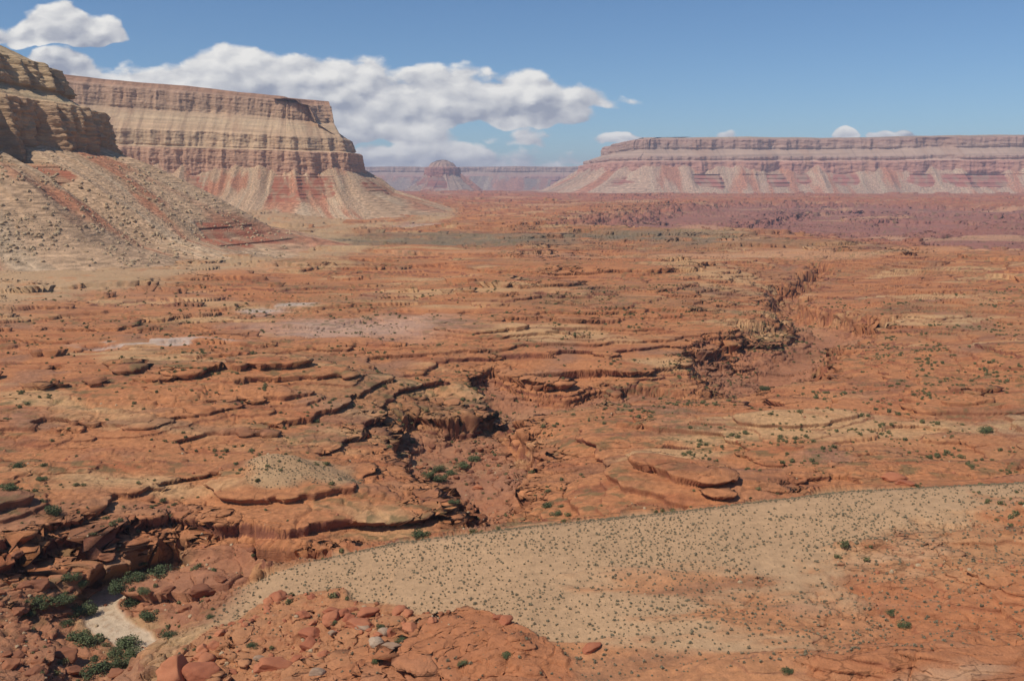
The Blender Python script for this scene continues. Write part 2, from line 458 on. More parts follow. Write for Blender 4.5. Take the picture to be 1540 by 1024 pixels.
    m_terr = np.clip(m_terr * (1 - 0.2 * sand * (1 - redl)), 0, 1) * (1 - 0.45 * floor * (1 - far) * (1 - sst(wall, .2, .6))) * (1 - sst(mo, .45, .62))
    return dict(h=h2.astype(F), r=r, sand=sandm, hillm=sand, red=red, redl=redl, redr=redr, wash=wash, dw=dw, wall=wall, floor=floor, terr=m_terr,
                c1=c1, c2=c2, c3=c3, hm0=sst(-sd, -60, -10) * edge, nos=np.clip(4.5 * edge * (1 - edge), 0, 1) * sst(h2, -25, -21) * (sd < 60), blocky=blocky, n_mid=n_mid, n_big=n_big, n_sm=n_sm, sd=sd, mo=mo, sb=sb, wx=wx, wy=wy)


def ground(x, y, full=True):
    d = raw_height(x, y)
    h, r = d['h'], d['r']
    # gradient of the smooth field on the grid
    def grads(hh):
        dxi = np.gradient(x, axis=0); dyi = np.gradient(y, axis=0); dxj = np.gradient(x, axis=1); dyj = np.gradient(y, axis=1)
        hi = np.gradient(hh, axis=0); hj = np.gradient(hh, axis=1)
        det = dxi * dyj - dxj * dyi; det = np.where(np.abs(det) < 1e-9, 1e-9, det)
        return (hi * dyj - hj * dyi) / det, (dxi * hj - dxj * hi) / det
    gx, gy = grads(h)
    g = np.sqrt(gx * gx + gy * gy) + 1e-4
    d['graw'] = g
    g = np.clip(g, 0.006, 2.0)
    f1, f21, cid = d['c1']; g1, g21, cid2 = d['c2']
    scale = 1 + 2.0 * sst(r, 900, 4000) + 4 * sst(r, 4000, 9000)          # far layers are read as thicker groups
    nearr = 1 - sst(r, 600, 1500)
    scale = scale + .55 * (1 - sst(x, 0, 160)) * (1 - sst(r, 600, 1100)) + .5 * sst(d['n_mid'], .0, .25) * nearr
    scale = 1 + (scale - 1) * (1 - d['hm0'])
    wl_ = np.maximum(d['wall'], np.maximum(d['redl'] * .8, sst(d['sb'], 0, 6)))
    dither = ((cid - 0.5) * 0.9 * d['blocky'] + (d['c3'][2] - 0.5) * 1.3 * d['blocky'] + (cid - 0.5) * 3.0 * d['wall'] + (cid2 - 0.5) * 1.5 * wl_) * d['terr'] * nearr
    dip = 2.5 * d['n_big'] + 2.2 * fbm(x, y, 75, 2, 45) * (1 - sst(r, 1500, 4000))
    T = d['terr']

    def terrace(q, lev, ths0, wm, cap):
        i = np.clip(np.searchsorted(lev, q.ravel()).reshape(q.shape) - 1, 0, len(ths0) - 1)
        th = ths0[i].astype(F); base = lev[i]; t = (q - base) / th
        w = np.clip(wm / th, 0.01, cap)
        u = np.clip(t / w, 0, 1); us = u * u * (3 - 2 * u); v = np.clip((t - w) / (1 - w), 0, 1)
        return i, th, base, t, w, u, us, v
    q = (h + dither + dip) / scale
    wm = (0.9 + 0.0022 * r)                     # width of a ledge face, metres
    i, th, base, t, w, u, us, v = terrace(q, _lev, _th, wm * g / scale, .5)
    ths = th * scale
    f = 0.80 * us + 0.20 * (1 - (1 - v) ** 2.0) * (u >= 1)
    z1 = base + th * f
    # thin beds inside the thick ones: small crisp steps
    q2 = (h + dither * .6 + dip * .8 + 0.8 * fbm(x * .5, y, 13, 3, 46)) / scale
    i2, th2, base2, t2, w2, u2, us2, v2 = terrace(q2, _lev2, _th2, (0.35 + 0.0014 * r) * g / scale, .6)
    z2 = base2 + th2 * us2
    fine = 0.62 * sst(fbm(x * .5, y, 60, 3, 47), -.35, .25)
    zt = ((z1 * (1 - fine) + z2 * fine)) * scale - dip - dither * 0.6
    z = h * (1 - T) + zt * T
    # cracks between joint blocks
    near2 = 1 - sst(r, 500, 900)
    ck = np.clip(1 - f21 / 0.07, 0, 1) * (0.3 + 0.9 * d['blocky']) * T * near2
    ck2 = np.clip(1 - g21 / 0.12, 0, 1) * np.maximum(d['wall'], np.maximum(d['redl'] * .3, sst(d['sb'], 0, 6))) * T * near2
    z = z - ck * 0.9 * d['blocky'] - ck2 * 1.3
    # rubble roughness
    rub = np.maximum(d['floor'] * 1.1, np.maximum(d['redl'] * .5, sst(d['sb'], 0, 6)))
    z = z + (1 - np.minimum(g1, 1)) * 1.1 * rub * (cid2 > 0.55) * (1 - d['wash']) * near2 * (1 - d['sand'])
    z = z + fbm(x, y, 5.0, 4, 41, .6) * 0.22 * near2 * (0.3 + T)
    # overhang: ledge tops are pushed out over their faces
    A = np.minimum(1.05 * ths, 5.5 * scale) * T * (0.5 + 0.6 * sst(fbm(x, y, 45, 2, 43), -0.3, 0.3))
    dist = np.clip((t - w) * ths / g, 0, 400)
    S = A * np.where(u < 1, us, np.exp(-dist / (5.0 * scale)))
    S = S * sst(g, 0.008, 0.05) * (1 - .7 * sst(d['graw'], 1.2, 2.5)) * (1 - .8 * d['wash']) * (1 - d['nos'])
    d['z'] = z; d['sx'] = -gx / g * S; d['sy'] = -gy / g * S
    d['face'] = (u < 1) * (t > 0.0) * T; d['lay'] = _R1[(i * 37) & 4095]; d['v'] = v; d['g'] = g; d['ck'] = ck
    return d


def lin(r, g, b):
    f = lambda c: ((c / 255 + 0.055) / 1.055) ** 2.4
    return np.array([f(r), f(g), f(b)], F)


def blend(c, m, col):
    return c * (1 - m[..., None]) + col * m[..., None]


OX, OY = 0.0, -160.0            # centre of the polar grid, behind the viewer


def build_ground(nr, na):
    az = np.linspace(math.radians(-41), math.radians(41), na).astype(F)
    lr = np.concatenate([np.linspace(math.log(235), math.log(26000), 900)]).astype(F)
    ca = np.linspace(az[0], az[-1], 420).astype(F)
    Rr, Aa = np.meshgrid(np.exp(lr), ca, indexing='ij')
    x = OX + Rr * np.sin(Aa); y = OY + Rr * np.cos(Aa)
    d = ground(x, y)
    z = d['z'] + 0
    rr = np.sqrt(x * x + y * y)
    dip = np.arctan2(CAMZ - z, rr)
    dd = np.abs(np.diff(dip, axis=0))
    wgt = dd + 0.10 * np.diff(lr)[:, None] + 0.00008
    wgt = np.minimum(wgt, 12 * np.median(wgt, axis=1, keepdims=True))
    def blur(a, m, ax):
        ker = np.hanning(2 * m + 3)[1:-1]; ker /= ker.sum()
        return np.apply_along_axis(lambda v_: np.convolve(np.pad(v_, m, mode='edge'), ker, 'valid'), ax, a)
    wgt = blur(blur(wgt, 5, 0), 24, 1)
    cum = np.concatenate([np.zeros((1, len(ca))), np.cumsum(wgt, 0)], 0); cum /= cum[-1:]
    q = np.linspace(0, 1, nr)
    LR = np.stack([np.interp(q, cum[:, j], lr) for j in range(len(ca))], 1)
    pos = np.interp(az, ca, np.arange(len(ca))); j0 = np.minimum(pos.astype(int), len(ca) - 2); fj = (pos - j0)
    LRf = LR[:, j0] * (1 - fj) + LR[:, j0 + 1] * fj
    R = np.exp(LRf).astype(F)
    x = OX + R * np.sin(az)[None, :]; y = OY + R * np.cos(az)[None, :]
    x = x.astype(F); y = y.astype(F)
    d = ground(x, y)
    P3 = np.stack([x + d['sx'], y + d['sy'], d['z']], -1)
    # ---- colour zones
    r = d['r']
    rockA = lin(188, 125, 82); rockB = lin(166, 98, 64); rockP = lin(156, 114, 88); rockT = lin(204, 164, 116)
    n1 = fbm(x, y, 60, 4, 101); n2 = fbm(x * 0.35, y, 14, 4, 103); n3 = fbm(x, y, 350, 3, 105)
    c = np.broadcast_to(rockA, x.shape + (3,)).astype(F)
    c = blend(c, sst(n2, 0.0, 0.5) * 0.7, rockB)
    c = blend(c, sst(n1, 0.1, 0.5) * 0.75, rockP)
    c = blend(c, sst(fbm(x * .4, y, 70, 4, 107), 0.10, 0.36) * 0.7, rockT)
    c = blend(c, sst(fbm(x * .3, y, 20, 4, 108), 0.1, 0.4) * 0.6, lin(138, 92, 68))
    c = blend(c, sst(fbm(x * .5, y, 120, 4, 110), 0.05, 0.4) * 0.35, lin(150, 122, 88))
    gr = fbm(x, y, 2.6, 3, 109, .7) * (1 - sst(r, 500, 900)); c = c * (1 + .5 * gr)[..., None]
    lay = d['lay']
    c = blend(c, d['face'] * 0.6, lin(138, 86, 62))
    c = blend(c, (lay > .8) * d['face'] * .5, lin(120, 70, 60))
    c = blend(c, d['floor'] * 0.65 * (r < 1500), lin(166, 115, 86))
    c = blend(c, np.maximum(d['redl'], d['redr'] * .8) * .7, lin(180, 116, 78))
    # pale limestone patches
    for (px, py, ax, ay) in ((395, 472, 26, 14), (450, 466, 22, 16), (540, 495, 85, 60), (240, 525, 60, 5), (640, 345, 110, 90)):
        qx, qy = W(px, py, 2)
        m = np.exp(-(((x - qx + 14 * n1 * 2) / ax) ** 2 + ((y - qy + 20 * n2) / ay) ** 2) ** 2)
        c = blend(c, m * (0.85 if px < 460 else 0.45), lin(196, 176, 158))
    # grey-green scrub flats far out, pale streaks and purple gorge country
    band = np.exp(-((r - 1850 - 250 * n3) / 190) ** 2) * sst(x, -620, -380) * (1 - sst(x, 300, 700)) * sst(n1, -0.6, 0.0)
    c = blend(c, band * 0.85, lin(122, 112, 90))
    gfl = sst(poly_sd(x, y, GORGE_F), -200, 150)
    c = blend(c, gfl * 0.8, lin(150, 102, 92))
    c = blend(c, sst(r, 2500, 7000) * 0.45 * (1 - gfl), lin(170, 96, 78))
    c = blend(c, sst(fbm(x * .25, y, 260, 4, 111), 0.22, 0.4) * sst(r, 600, 1500) * 0.5, lin(206, 160, 120))
    # low green-grey ground cover speckle on benches
    sp = sst(fbm(x * .6, y, 75, 3, 113), -0.1, 0.2) * sst(fbm(x * .6, y, 6, 4, 115, .6), 0.02, 0.25) * sst(r, 230, 330) * d['terr'] * (1 - d['face'])
    c = blend(c, sp * 0.7 , lin(112, 100, 66))
    ft = line_d(x + 40 * n1, y + 60 * n1, [(-620, 500), (-500, 870), (-440, 1180), (-300, 1500), (-420, 1900), (-360, 2600), (-250, 3050), (-300, 3800)])
    fo = np.clip((1 - sst(ft, 20, 130) + (x < -480)) , 0, 1) * sst(r, 600, 900) * (r < 5000)
    c = blend(c, fo * sst(n2 + fo * .5, .0, .4) * .8, lin(186, 154, 116))
    # sand spur
    sandc = lin(190, 152, 113)
    sc = np.broadcast_to(sandc, x.shape + (3,)) * (1 + 0.10 * fbm(x, y, 40, 4, 121))[..., None]
    c = c * (1 - d['sand'][..., None]) + sc * d['sand'][..., None]
    c = blend(c, d['hillm'] * d['red'] * sst(n2, 0.1, 0.5) * 0.5 * (1 - .7 * d['redl']), lin(204, 168, 130))
    c = blend(c, sst(d['mo'] + .2 * n2, 0.55, 0.75) * 0.8, lin(186, 152, 112))
    w2 = d['wash']
    c = blend(c, w2, lin(206, 180, 148)); c = blend(c, w2 * sst(fbm(x, y, 3, 3, 117, .7), .1, .3) * .5, lin(176, 140, 108))
    c = blend(c, (1 - sst(d['dw'], 6, 14)) * (1 - w2) * 0.5 * sst(n2, -.2, .2), lin(200, 170, 120))
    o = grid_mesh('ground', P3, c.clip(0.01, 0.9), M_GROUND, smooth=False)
    o['kind'] = 'structure'
    return o, d


Q_R, Q_A = 1700, 1900
GROUND, GD = build_ground(Q_R, Q_A)


# ---------------------------------------------------------------- cliffs
def resample(pts, n, closed=False, smooth=6):
    p = np.array(pts, float)
    if closed: p = np.vstack([p, p[:1]])
    seg = np.hypot(*np.diff(p[:, :2], axis=0).T); cum = np.concatenate([[0], np.cumsum(seg)])
    m = 400; s = np.linspace(0, cum[-1], m)
    q = np.stack([np.interp(s, cum, p[:, k]) for k in range(p.shape[1])], 1)
    for _ in range(smooth * 6):
        if closed:
            qq = q[:-1]; qq = (np.roll(qq, 1, 0) + qq * 2 + np.roll(qq, -1, 0)) / 4; q = np.vstack([qq, qq[:1]])
        else:
            q[1:-1] = (q[:-2] + 2 * q[1:-1] + q[2:]) / 4
    seg = np.hypot(*np.diff(q[:, :2], axis=0).T); cum = np.concatenate([[0], np.cumsum(seg)])
    s = np.linspace(0, cum[-1], n, endpoint=not closed)
    return np.stack([np.interp(s, cum, q[:, k]) for k in range(q.shape[1])], 1), s, cum[-1]


def cliff_mass(name, pts, prof, ns, nt, mat, big=(60, 400), flute=(12, 40), talus_amp=18, talus_wl=90, seed=0, closed=False, tal_i=2, colf=None, side=1, smooth=6, fanh=.5, red=.3, ledk=1.0, cutk=.7):
    """pts: plan line of the lower cliff (x, y, vertical scale, talus width scale); prof: list of (outward offset, z, samples weight)
    side=+1: outward is to the right of the direction of travel. Scree cones lean on the rock and hide part of it."""
    c, s, L = resample(pts, ns, closed, smooth)
    if closed: tx = np.roll(c[:, 0], -1) - np.roll(c[:, 0], 1); ty = np.roll(c[:, 1], -1) - np.roll(c[:, 1], 1)
    else: tx = np.gradient(c[:, 0]); ty = np.gradient(c[:, 1])
    ln = np.hypot(tx, ty) + 1e-9; nx, ny = ty / ln * side, -tx / ln * side
    pr = np.array(prof, float)
    cum = np.concatenate([[0], np.cumsum(pr[1:, 2])]); tt = np.linspace(0, cum[-1], nt)
    D = np.interp(tt, cum, pr[:, 0]); Z = np.interp(tt, cum, pr[:, 1]); k = np.interp(tt, cum, np.arange(len(pr)))
    S2, K2 = np.meshgrid(s, k, indexing='xy'); S2 = S2.astype(F); K2 = K2.astype(F)
    D2 = np.repeat(D[:, None], ns, 1).astype(F); Z2 = np.repeat(Z[:, None], ns, 1).astype(F)
    if closed:
        ph = S2 / L * 2 * np.pi; X_ = np.cos(ph) * L / 6.28; Y_ = np.sin(ph) * L / 6.28
    else: X_ = S2; Y_ = np.zeros_like(S2)
    nz = lambda wl, o, sd, zs=0.0: fbm(X_ + 13, Y_ + Z2 * zs + sd * 7.7, wl, o, seed + sd)
    z0, zb = float(pr[0, 1]), float(pr[tal_i, 1]); TH = zb - z0
    cl = sst(K2, tal_i - 0.1, tal_i + 0.02)
    off = big[0] * nz(big[1], 3, 1) * (0.6 + 0.4 * cl)
    ridge = 1 - np.abs(nz(flute[1], 3, 2, 0.10)) * 2.6
    ridge2 = 1 - np.abs(nz(flute[1] * .31, 3, 3, 0.22)) * 2.2
    bay = np.minimum(nz(flute[1] * 2.4, 2, 12, 0.05), 0.1)
    led = per(Z2 * F(1.0 / (flute[1] * .2)) + 0.8 * nz(flute[1] * 3, 2, 8), X_ * F(.6 / flute[1]), seed + 5)
    led2 = per(Z2 * F(1.0 / (flute[1] * .07)) + 0.8 * nz(flute[1] * 2, 2, 18), X_ * F(2.0 / flute[1]), seed + 6)
    rough = nz(flute[1] * .12, 3, 19, 1.0)
    gate = sst(Z2, z0 + TH * .12, zb - TH * .25)
    rock = np.where(K2 < tal_i, np.interp(Z2 - TH * fanh * red * gate, pr[:tal_i + 1, 1], pr[:tal_i + 1, 0]) - (1 - gate) * talus_amp * 1.2, D2)
    dz_ = np.gradient(Z); gr_ = np.abs(np.gradient(D)) / np.maximum(dz_, .05); fc = .3 + .7 * np.exp(-(gr_ / 1.1) ** 2)
    kz = np.hanning(13)[1:-1]; fc = np.convolve(np.pad(fc, 5, mode='edge'), kz / kz.sum(), 'valid')[:, None].astype(F)
    rock = rock + (0.35 + 0.65 * cl) * fc * (flute[0] * ridge + flute[0] * 0.40 * ridge2 + flute[0] * 0.2 * led * ledk + flute[0] * .12 * led2 * ledk + flute[0] * .25 * rough + flute[0] * 1.6 * ledk * bay)
    stp = (Z2 / (flute[0] * 0.8)) % 1.0
    rock = rock + (1 - cl) * flute[0] * 0.22 * (0.5 - stp) * (K2 < tal_i)
    # scree: cones climbing to their own heights against the rock
    wS = nz(talus_wl * 1.5, 2, 34) * .5; cn = 1 - np.abs(nz(talus_wl, 2, 4, .1)) * 2.4; cn = np.maximum(cn, 0.7 * (1 - np.abs(nz(talus_wl * .45, 2, 14, .1)) * 2.0) + wS)
    cn = np.maximum(cn, -0.2) + 0.25 * nz(talus_wl * 2, 2, 24)
    cut = cutk * gate * sst(nz(talus_wl * .8, 4, 33, .5), .02, .3)
    slope_top = (pr[tal_i, 0] - pr[tal_i - 1, 0]) / (pr[tal_i, 1] - pr[tal_i - 1, 1])
    zz_ = np.concatenate([pr[:tal_i + 1, 1], [zb + 3000]]); dd_ = np.concatenate([pr[:tal_i + 1, 0], [pr[tal_i, 0] + slope_top * 3000]])
    hz_ = TH * fanh * (.25 + .75 * sst(Z2, z0 + TH * .1, zb))
    tal0 = np.interp(Z2 - hz_ * cn, zz_, dd_); tal = np.interp(Z2 - hz_ * (cn - cut), zz_, dd_)
    rock = np.where((K2 < tal_i), np.maximum(rock, tal0 - talus_amp * .35 + .2 * talus_amp * (0.5 - stp)), rock)
    fr = np.clip((Z2 - z0) / TH, 0, 1)
    tal = tal + talus_amp * (0.32 * nz(talus_wl * .28, 3, 7, 0.15) + 0.16 * nz(talus_wl * .09, 3, 5, 0.12)) * (0.3 + 0.7 * sst(fr, 0, .5))
    tal = np.where(K2 > tal_i + .999, -1e5, tal)
    ta = sst(tal - rock, -talus_amp * .05, talus_amp * .06)
    tot = np.maximum(rock, tal) + big[0] * nz(big[1], 3, 1) * (0.6 + 0.4 * cl)
    tot = tot + ta * talus_amp * 0.05 * nz(talus_wl * .05, 2, 31, 1.0)
    zs = c[:, 2][None, :]; ts = c[:, 3][None, :]
    Dm = np.where(tot > 0, tot * ts, tot)
    zz = np.where(Z2 > zb, zb + (Z2 - zb) * zs, Z2)
    top = sst(K2, len(pr) - 2.3, len(pr) - 2.0)
    zz = zz + nz(big[1] * .8, 4, 9) * flute[0] * 0.5 * top
    X = c[:, 0][None, :] + nx[None, :] * Dm; Y = c[:, 1][None, :] + ny[None, :] * Dm
    P3 = np.stack([X, Y, zz], -1)
    info = dict(K=K2, Z=Z2, cl=cl, ta=ta, s=S2, nz=nz, fr=fr, n=len(pr), cn=cn)
    colr = colf(info)
    o = grid_mesh(name, P3, colr.clip(.01, .9), mat, closed=closed)
    o['kind'] = 'structure'
    return o


def cliff_colour(pal, tal_i, zunit, tal=(196, 160, 124), tal2=(166, 134, 104), redc=(164, 102, 76), streakw=8.0, speck=0.55):
    """pal: list of (k, rgb) along the profile index"""
    def f(I):
        K = I['K']; nz = I['nz']
        ks = [p[0] for p in pal]; cs = np.array([lin(*p[1]) for p in pal])
        kk = K + 0.12 * nz(zunit * 20, 3, 21)
        c = np.stack([np.interp(kk, ks, cs[:, j]) for j in range(3)], -1).astype(F)
        below = 1 - sst(K, tal_i - .08, tal_i)
        c = blend(c, below, lin(*redc))
        c = blend(c, below * sst(nz(zunit * 3, 4, 29, .8), -.12, .22) * .75, lin(*tal2) * .95)
        b = per(I['Z'] / F(zunit) + 0.3 * nz(zunit * 30, 2, 27), I['s'] / F(zunit * 60), 3) + 0.6 * per(I['Z'] / F(zunit * .35), I['s'] / F(zunit * 30), 4)
        c = c * (1.10 + 0.25 * b)[..., None]
        v = nz(streakw * 3, 3, 22, 0.05)
        c = blend(c, sst(v, 0.12, 0.5) * I['cl'] * 0.35, lin(116, 86, 70))
        c = blend(c, sst(nz(zunit * 9, 3, 28, 0.5), 0.05, 0.4) * 0.4 * I['cl'], lin(176, 134, 104))
        t = blend(np.broadcast_to(lin(*tal), c.shape), sst(nz(zunit * 14, 4, 23, 0.15), -0.1, 0.35) * 0.8, lin(*tal2))
        t = blend(t, sst(nz(zunit * 2.2, 3, 24, 0.10), 0.0, 0.4) * 0.4, lin(196, 174, 142))
        t = blend(t, sst(nz(zunit * 8, 4, 25, 0.4), 0.02, 0.30) * 0.75, lin(180, 114, 82))
        sp = nz(zunit * .45, 2, 26, 1.0)
        t = t * (1 + speck * 1.6 * sp)[..., None]
        return c * (1 - I['ta'][..., None]) + t * I['ta'][..., None]
    return f


# profile: talus foot .. plateau
prof_near = [(560, -26, 0), (430, -6, .8), (300, 18, 1.5), (0, 150, 5), (-16, 262, 5), (-60, 290, 1.6), (-84, 345, 2.4), (-170, 385, 1.0), (-240, 390, .3)]
pal_near = [(0, (170, 150, 118)), (3, (172, 134, 100)), (4, (188, 156, 120)), (4.2, (184, 160, 124)), (5, (180, 150, 114)), (6, (186, 158, 120)), (7, (160, 136, 104)), (9, (160, 136, 104))]
MESA_NEAR = cliff_mass('mesa', [(-2300, 450, 1.1, .8), (-1600, 900, 1.2, .8), (-1120, 1190, 1.22, .9), (-830, 1430, 1.06, 1.0), (-735, 1640, .84, 1.05), (-790, 1760, .84, 1.1), (-1000, 1850, .84, 1.0), (-1500, 2000, .85, 1.0)],
                       prof_near, 1500, 560, M_CLIFF, big=(62, 240), flute=(30, 88), ledk=.45, cutk=1.05, talus_amp=24, talus_wl=150, fanh=.26, red=.27, seed=200, tal_i=3,
                       colf=cliff_colour(pal_near, 3, 7.0), smooth=2)
prof_far = [(640, -30, 0), (380, 0, 1.0), (130, 62, 1.5), (0, 145, 2.0), (-18, 236, 3), (-40, 242, .5), (-58, 292, 2), (-165, 360, 2.2), (-192, 425, 2.2), (-216, 429, .3), (-236, 445, .5), (-330, 450, .3)]
pal_far = [(0, (170, 146, 118)), (3, (184, 140, 112)), (4, (194, 152, 120)), (4.3, (198, 168, 132)), (5.2, (192, 160, 124)), (6.2, (194, 160, 124)), (6.6, (196, 166, 130)), (7.2, (176, 142, 112)), (8, (178, 142, 114)), (10, (164, 122, 94)), (12, (160, 136, 104))]
MESA_LEFT = cliff_mass('mesa', [(-3200, 3300, 1.45, 1), (-2500, 3420, 1.42, 1), (-1900, 3480, 1.34, 1), (-1300, 3560, 1.18, 1), (-850, 3600, 1.04, 1), (-610, 3690, .98, 1.1), (-600, 3950, 1, 1), (-900, 4300, 1, 1), (-1500, 5200, 1, 1)],
                       prof_far, 1400, 380, M_CLIFF, big=(40, 520), flute=(16, 105), ledk=.9, cutk=.2, talus_amp=34, talus_wl=230, fanh=.22, red=.36, seed=300, tal_i=3,
                       colf=cliff_colour(pal_far, 3, 8.0), smooth=2)
prof_right = [(1000, -20, 0), (520, 0, .8), (190, 90, 1.5), (0, 205, 2.0), (-25, 330, 2.4), (-70, 345, .4), (-85, 385, 1), (-300, 460, 1.6), (-320, 560, 1.8), (-420, 580, .5), (-900, 590, .2)]
pal_right = [(0, (168, 144, 120)), (3, (176, 128, 106)), (4, (182, 134, 112)), (4.6, (190, 158, 134)), (5.5, (168, 136, 116)), (6.4, (180, 150, 126)), (7, (172, 144, 122)), (7.5, (166, 132, 112)), (8, (168, 132, 112)), (9, (176, 150, 120)), (11, (150, 130, 104))]
MESA_RIGHT = cliff_mass('mesa', [(900, 12500, 1, 1), (920, 10800, 1, 1), (1010, 9700, 1, 1), (1250, 9420, 1, 1), (2100, 9450, 1, 1), (3200, 9350, 1, 1), (4200, 9200, 1.02, 1), (5400, 9000, 1.03, 1), (7000, 8700, 1.03, 1), (9500, 8300, 1.03, 1)],
                        prof_right, 1500, 230, M_FAR, big=(280, 1500), flute=(50, 340), cutk=.45, talus_amp=110, talus_wl=800, fanh=.45, red=.36, seed=400, tal_i=3,
                        colf=cliff_colour(pal_right, 3, 22.0, tal=(186, 152, 124), tal2=(162, 132, 108), redc=(162, 104, 86)), side=1, smooth=2)
prof_wall = [(1600, -110, 0), (900, -72, .8), (300, 40, 1.5), (0, 150, 1.4), (-40, 250, 1.6), (-350, 330, 1.4), (-380, 432, 1.6), (-900, 436, .3)]
pal_wall = [(0, (160, 134, 116)), (3, (150, 104, 92)), (4, (170, 130, 112)), (5, (176, 150, 128)), (6, (160, 128, 108)), (8, (90, 90, 66))]
FAR_WALL = cliff_mass('far_cliffs', [(-9000, 19500, 1.02, 1), (-3500, 18600, 1.02, 1), (-1800, 18500, 1.0, 1), (0, 18300, 1.0, 1), (1500, 18200, .99, 1), (4500, 18500, 1, 1)],
                      prof_wall, 1100, 130, M_FAR, big=(420, 2600), flute=(80, 620), talus_amp=230, talus_wl=1700, fanh=.45, red=.3, seed=500, tal_i=3,
                      colf=cliff_colour(pal_wall, 3, 40.0, tal=(166, 140, 122), tal2=(138, 118, 104), redc=(156, 104, 90)), smooth=2)
bx, by = -1010, 13900
loop = [(bx + 215 * math.cos(a) * (1.15 if abs(math.cos(a)) > .5 else 1), by + 240 * math.sin(a), 1, 1) for a in [-(i / 16) * 2 * math.pi for i in range(16)]]
prof_butte = [(620, -60, 0), (380, -20, 1), (130, 90, 1.5), (0, 195, 1.6), (-15, 345, 2.4), (-60, 352, .3), (-110, 410, 1), (-190, 440, .7), (-238, 446, .3)]
pal_butte = [(0, (168, 140, 118)), (3, (156, 96, 78)), (4, (172, 124, 104)), (5, (180, 146, 124)), (9, (176, 146, 122))]
BUTTE = cliff_mass('butte', loop, prof_butte, 500, 170, M_FAR, big=(50, 500), flute=(26, 130), talus_amp=80, talus_wl=420, fanh=.4, red=.35, seed=600, closed=True, tal_i=3,
                   colf=cliff_colour(pal_butte, 3, 24.0, tal=(168, 140, 118), tal2=(140, 116, 100), redc=(152, 96, 78)), side=-1, smooth=1)

# ---------------------------------------------------------------- haze
def build_haze():
    x0, x1, y0, y1, z0, z1 = -24000, 24000, -3000, 27000, float(-330), 760.0
    V = [(x, y, z) for z in (z0, z1) for y in (y0, y1) for x in (x0, x1)]
    Fc = [(0, 2, 3, 1), (4, 5, 7, 6), (0, 1, 5, 4), (2, 6, 7, 3), (0, 4, 6, 2), (1, 3, 7, 5)]
    me = bpy.data.meshes.new('haze'); me.from_pydata(V, [], Fc); me.update()
    o = bpy.data.objects.new('haze', me); COL.objects.link(o); o['kind'] = 'stuff'
    m = bpy.data.materials.new('haze'); m.use_nodes = True; t = m.node_tree; t.nodes.clear()
    out = t.nodes.new('ShaderNodeOutputMaterial'); v = t.nodes.new('ShaderNodeVolumePrincipled')
    v.inputs['Color'].default_value = (0.80, 0.83, 1.0, 1); v.inputs['Density'].default_value = HAZE
    v.inputs['Anisotropy'].default_value = 0.0
    t.links.new(v.outputs[0], out.inputs['Volume'])
    me.materials.append(m)


HAZE = 3.9e-5
build_haze()

# ---------------------------------------------------------------- plants and boulders
DG = bpy.context.evaluated_depsgraph_get()
GE = GROUND.evaluated_get(DG)
RNG = np.random.RandomState(21)
LOG = []


def drop(x, y):
    ok, p, n, i = GE.ray_cast(Vector((x, y, 200)), Vector((0, 0, -1)))
    return (p, n) if ok else (None, None)


def aim(px, py):
    ok, p, n, i = GE.ray_cast(Vector((0, 0, CAMZ)), pix_dir(px, py))
    return (p, n) if ok else (None, None)


def to_px(x, y, z):
    c, s = math.cos(PITCH), math.sin(PITCH)
    zz = z - CAMZ; dep = y * c - zz * s; up = y * s + zz * c
    return 770 + FPX * x / dep, 512 - FPX * up / dep


def inside(x, y, z, m=6):
    if y < 20: return False
    a, b = to_px(x, y, z); return -m < a < 1540 + m and -m < b < 1024 + m


def seen(p, h=0.8):
    o = Vector((0, 0, CAMZ)); q = Vector((p[0], p[1], p[2] + h)); d = q - o; L = d.length
    ok, hit, n, i = GE.ray_cast(o, d / L)
    return (not ok) or (hit - o).length > L - 2.0


def clump(seed, n, h=0.8, leaf=0.09, lobes=5, spread=0.55):
    """leafy dome of radius 1: many small leaf blades spread through several overlapping lobes"""
    r = np.random.RandomState(seed)
    cen = np.stack([r.uniform(-spread, spread, lobes), r.uniform(-spread, spread, lobes), r.uniform(.25, .6, lobes) * h], 1)
    rad = r.uniform(.32, .55, lobes)
    k = r.randint(0, lobes, n)
    d = r.normal(size=(n, 3)); d /= np.linalg.norm(d, axis=1)[:, None]
    p = cen[k] + d * (rad[k] * r.uniform(.45, 1.0, n) ** .5)[:, None]
    p[:, 2] = np.abs(p[:, 2]) * 1.0
    a = r.normal(size=(n, 3)); a /= np.linalg.norm(a, axis=1)[:, None]
    b = np.cross(a, d); b /= np.linalg.norm(b, axis=1)[:, None] + 1e-6
    sz = leaf * r.uniform(.6, 1.4, n)[:, None]
    V = np.stack([p - a * sz, p + b * sz * .8, p + a * sz, p - b * sz * .8], 1).reshape(-1, 3)
    T = np.arange(4 * n).reshape(n, 4)
    return V, T


def stems(seed, n=9, h=0.6):
    r = np.random.RandomState(seed); V = []; T = []
    for i in range(n):
        a = r.uniform(0, 6.28); l = r.uniform(.3, .6)
        tip = np.array([math.cos(a) * l, math.sin(a) * l, h * r.uniform(.6, 1.0)]); b0 = np.array([math.cos(a) * .05, math.sin(a) * .05, -.06])
        mid = (tip + b0) / 2 + np.array([0, 0, .05])
        base = len(V)
        for (p, w) in ((b0, .035), (mid, .025), (tip, .008)):
            for q in range(4): V.append(p + np.array([math.cos(q * 1.57) * w, math.sin(q * 1.57) * w, 0]))
        for lv in range(2):
            for q in range(4): T.append([base + lv * 4 + q, base + lv * 4 + (q + 1) % 4, base + lv * 4 + 4 + (q + 1) % 4, base + lv * 4 + 4 + q])
    return np.array(V), np.array(T)


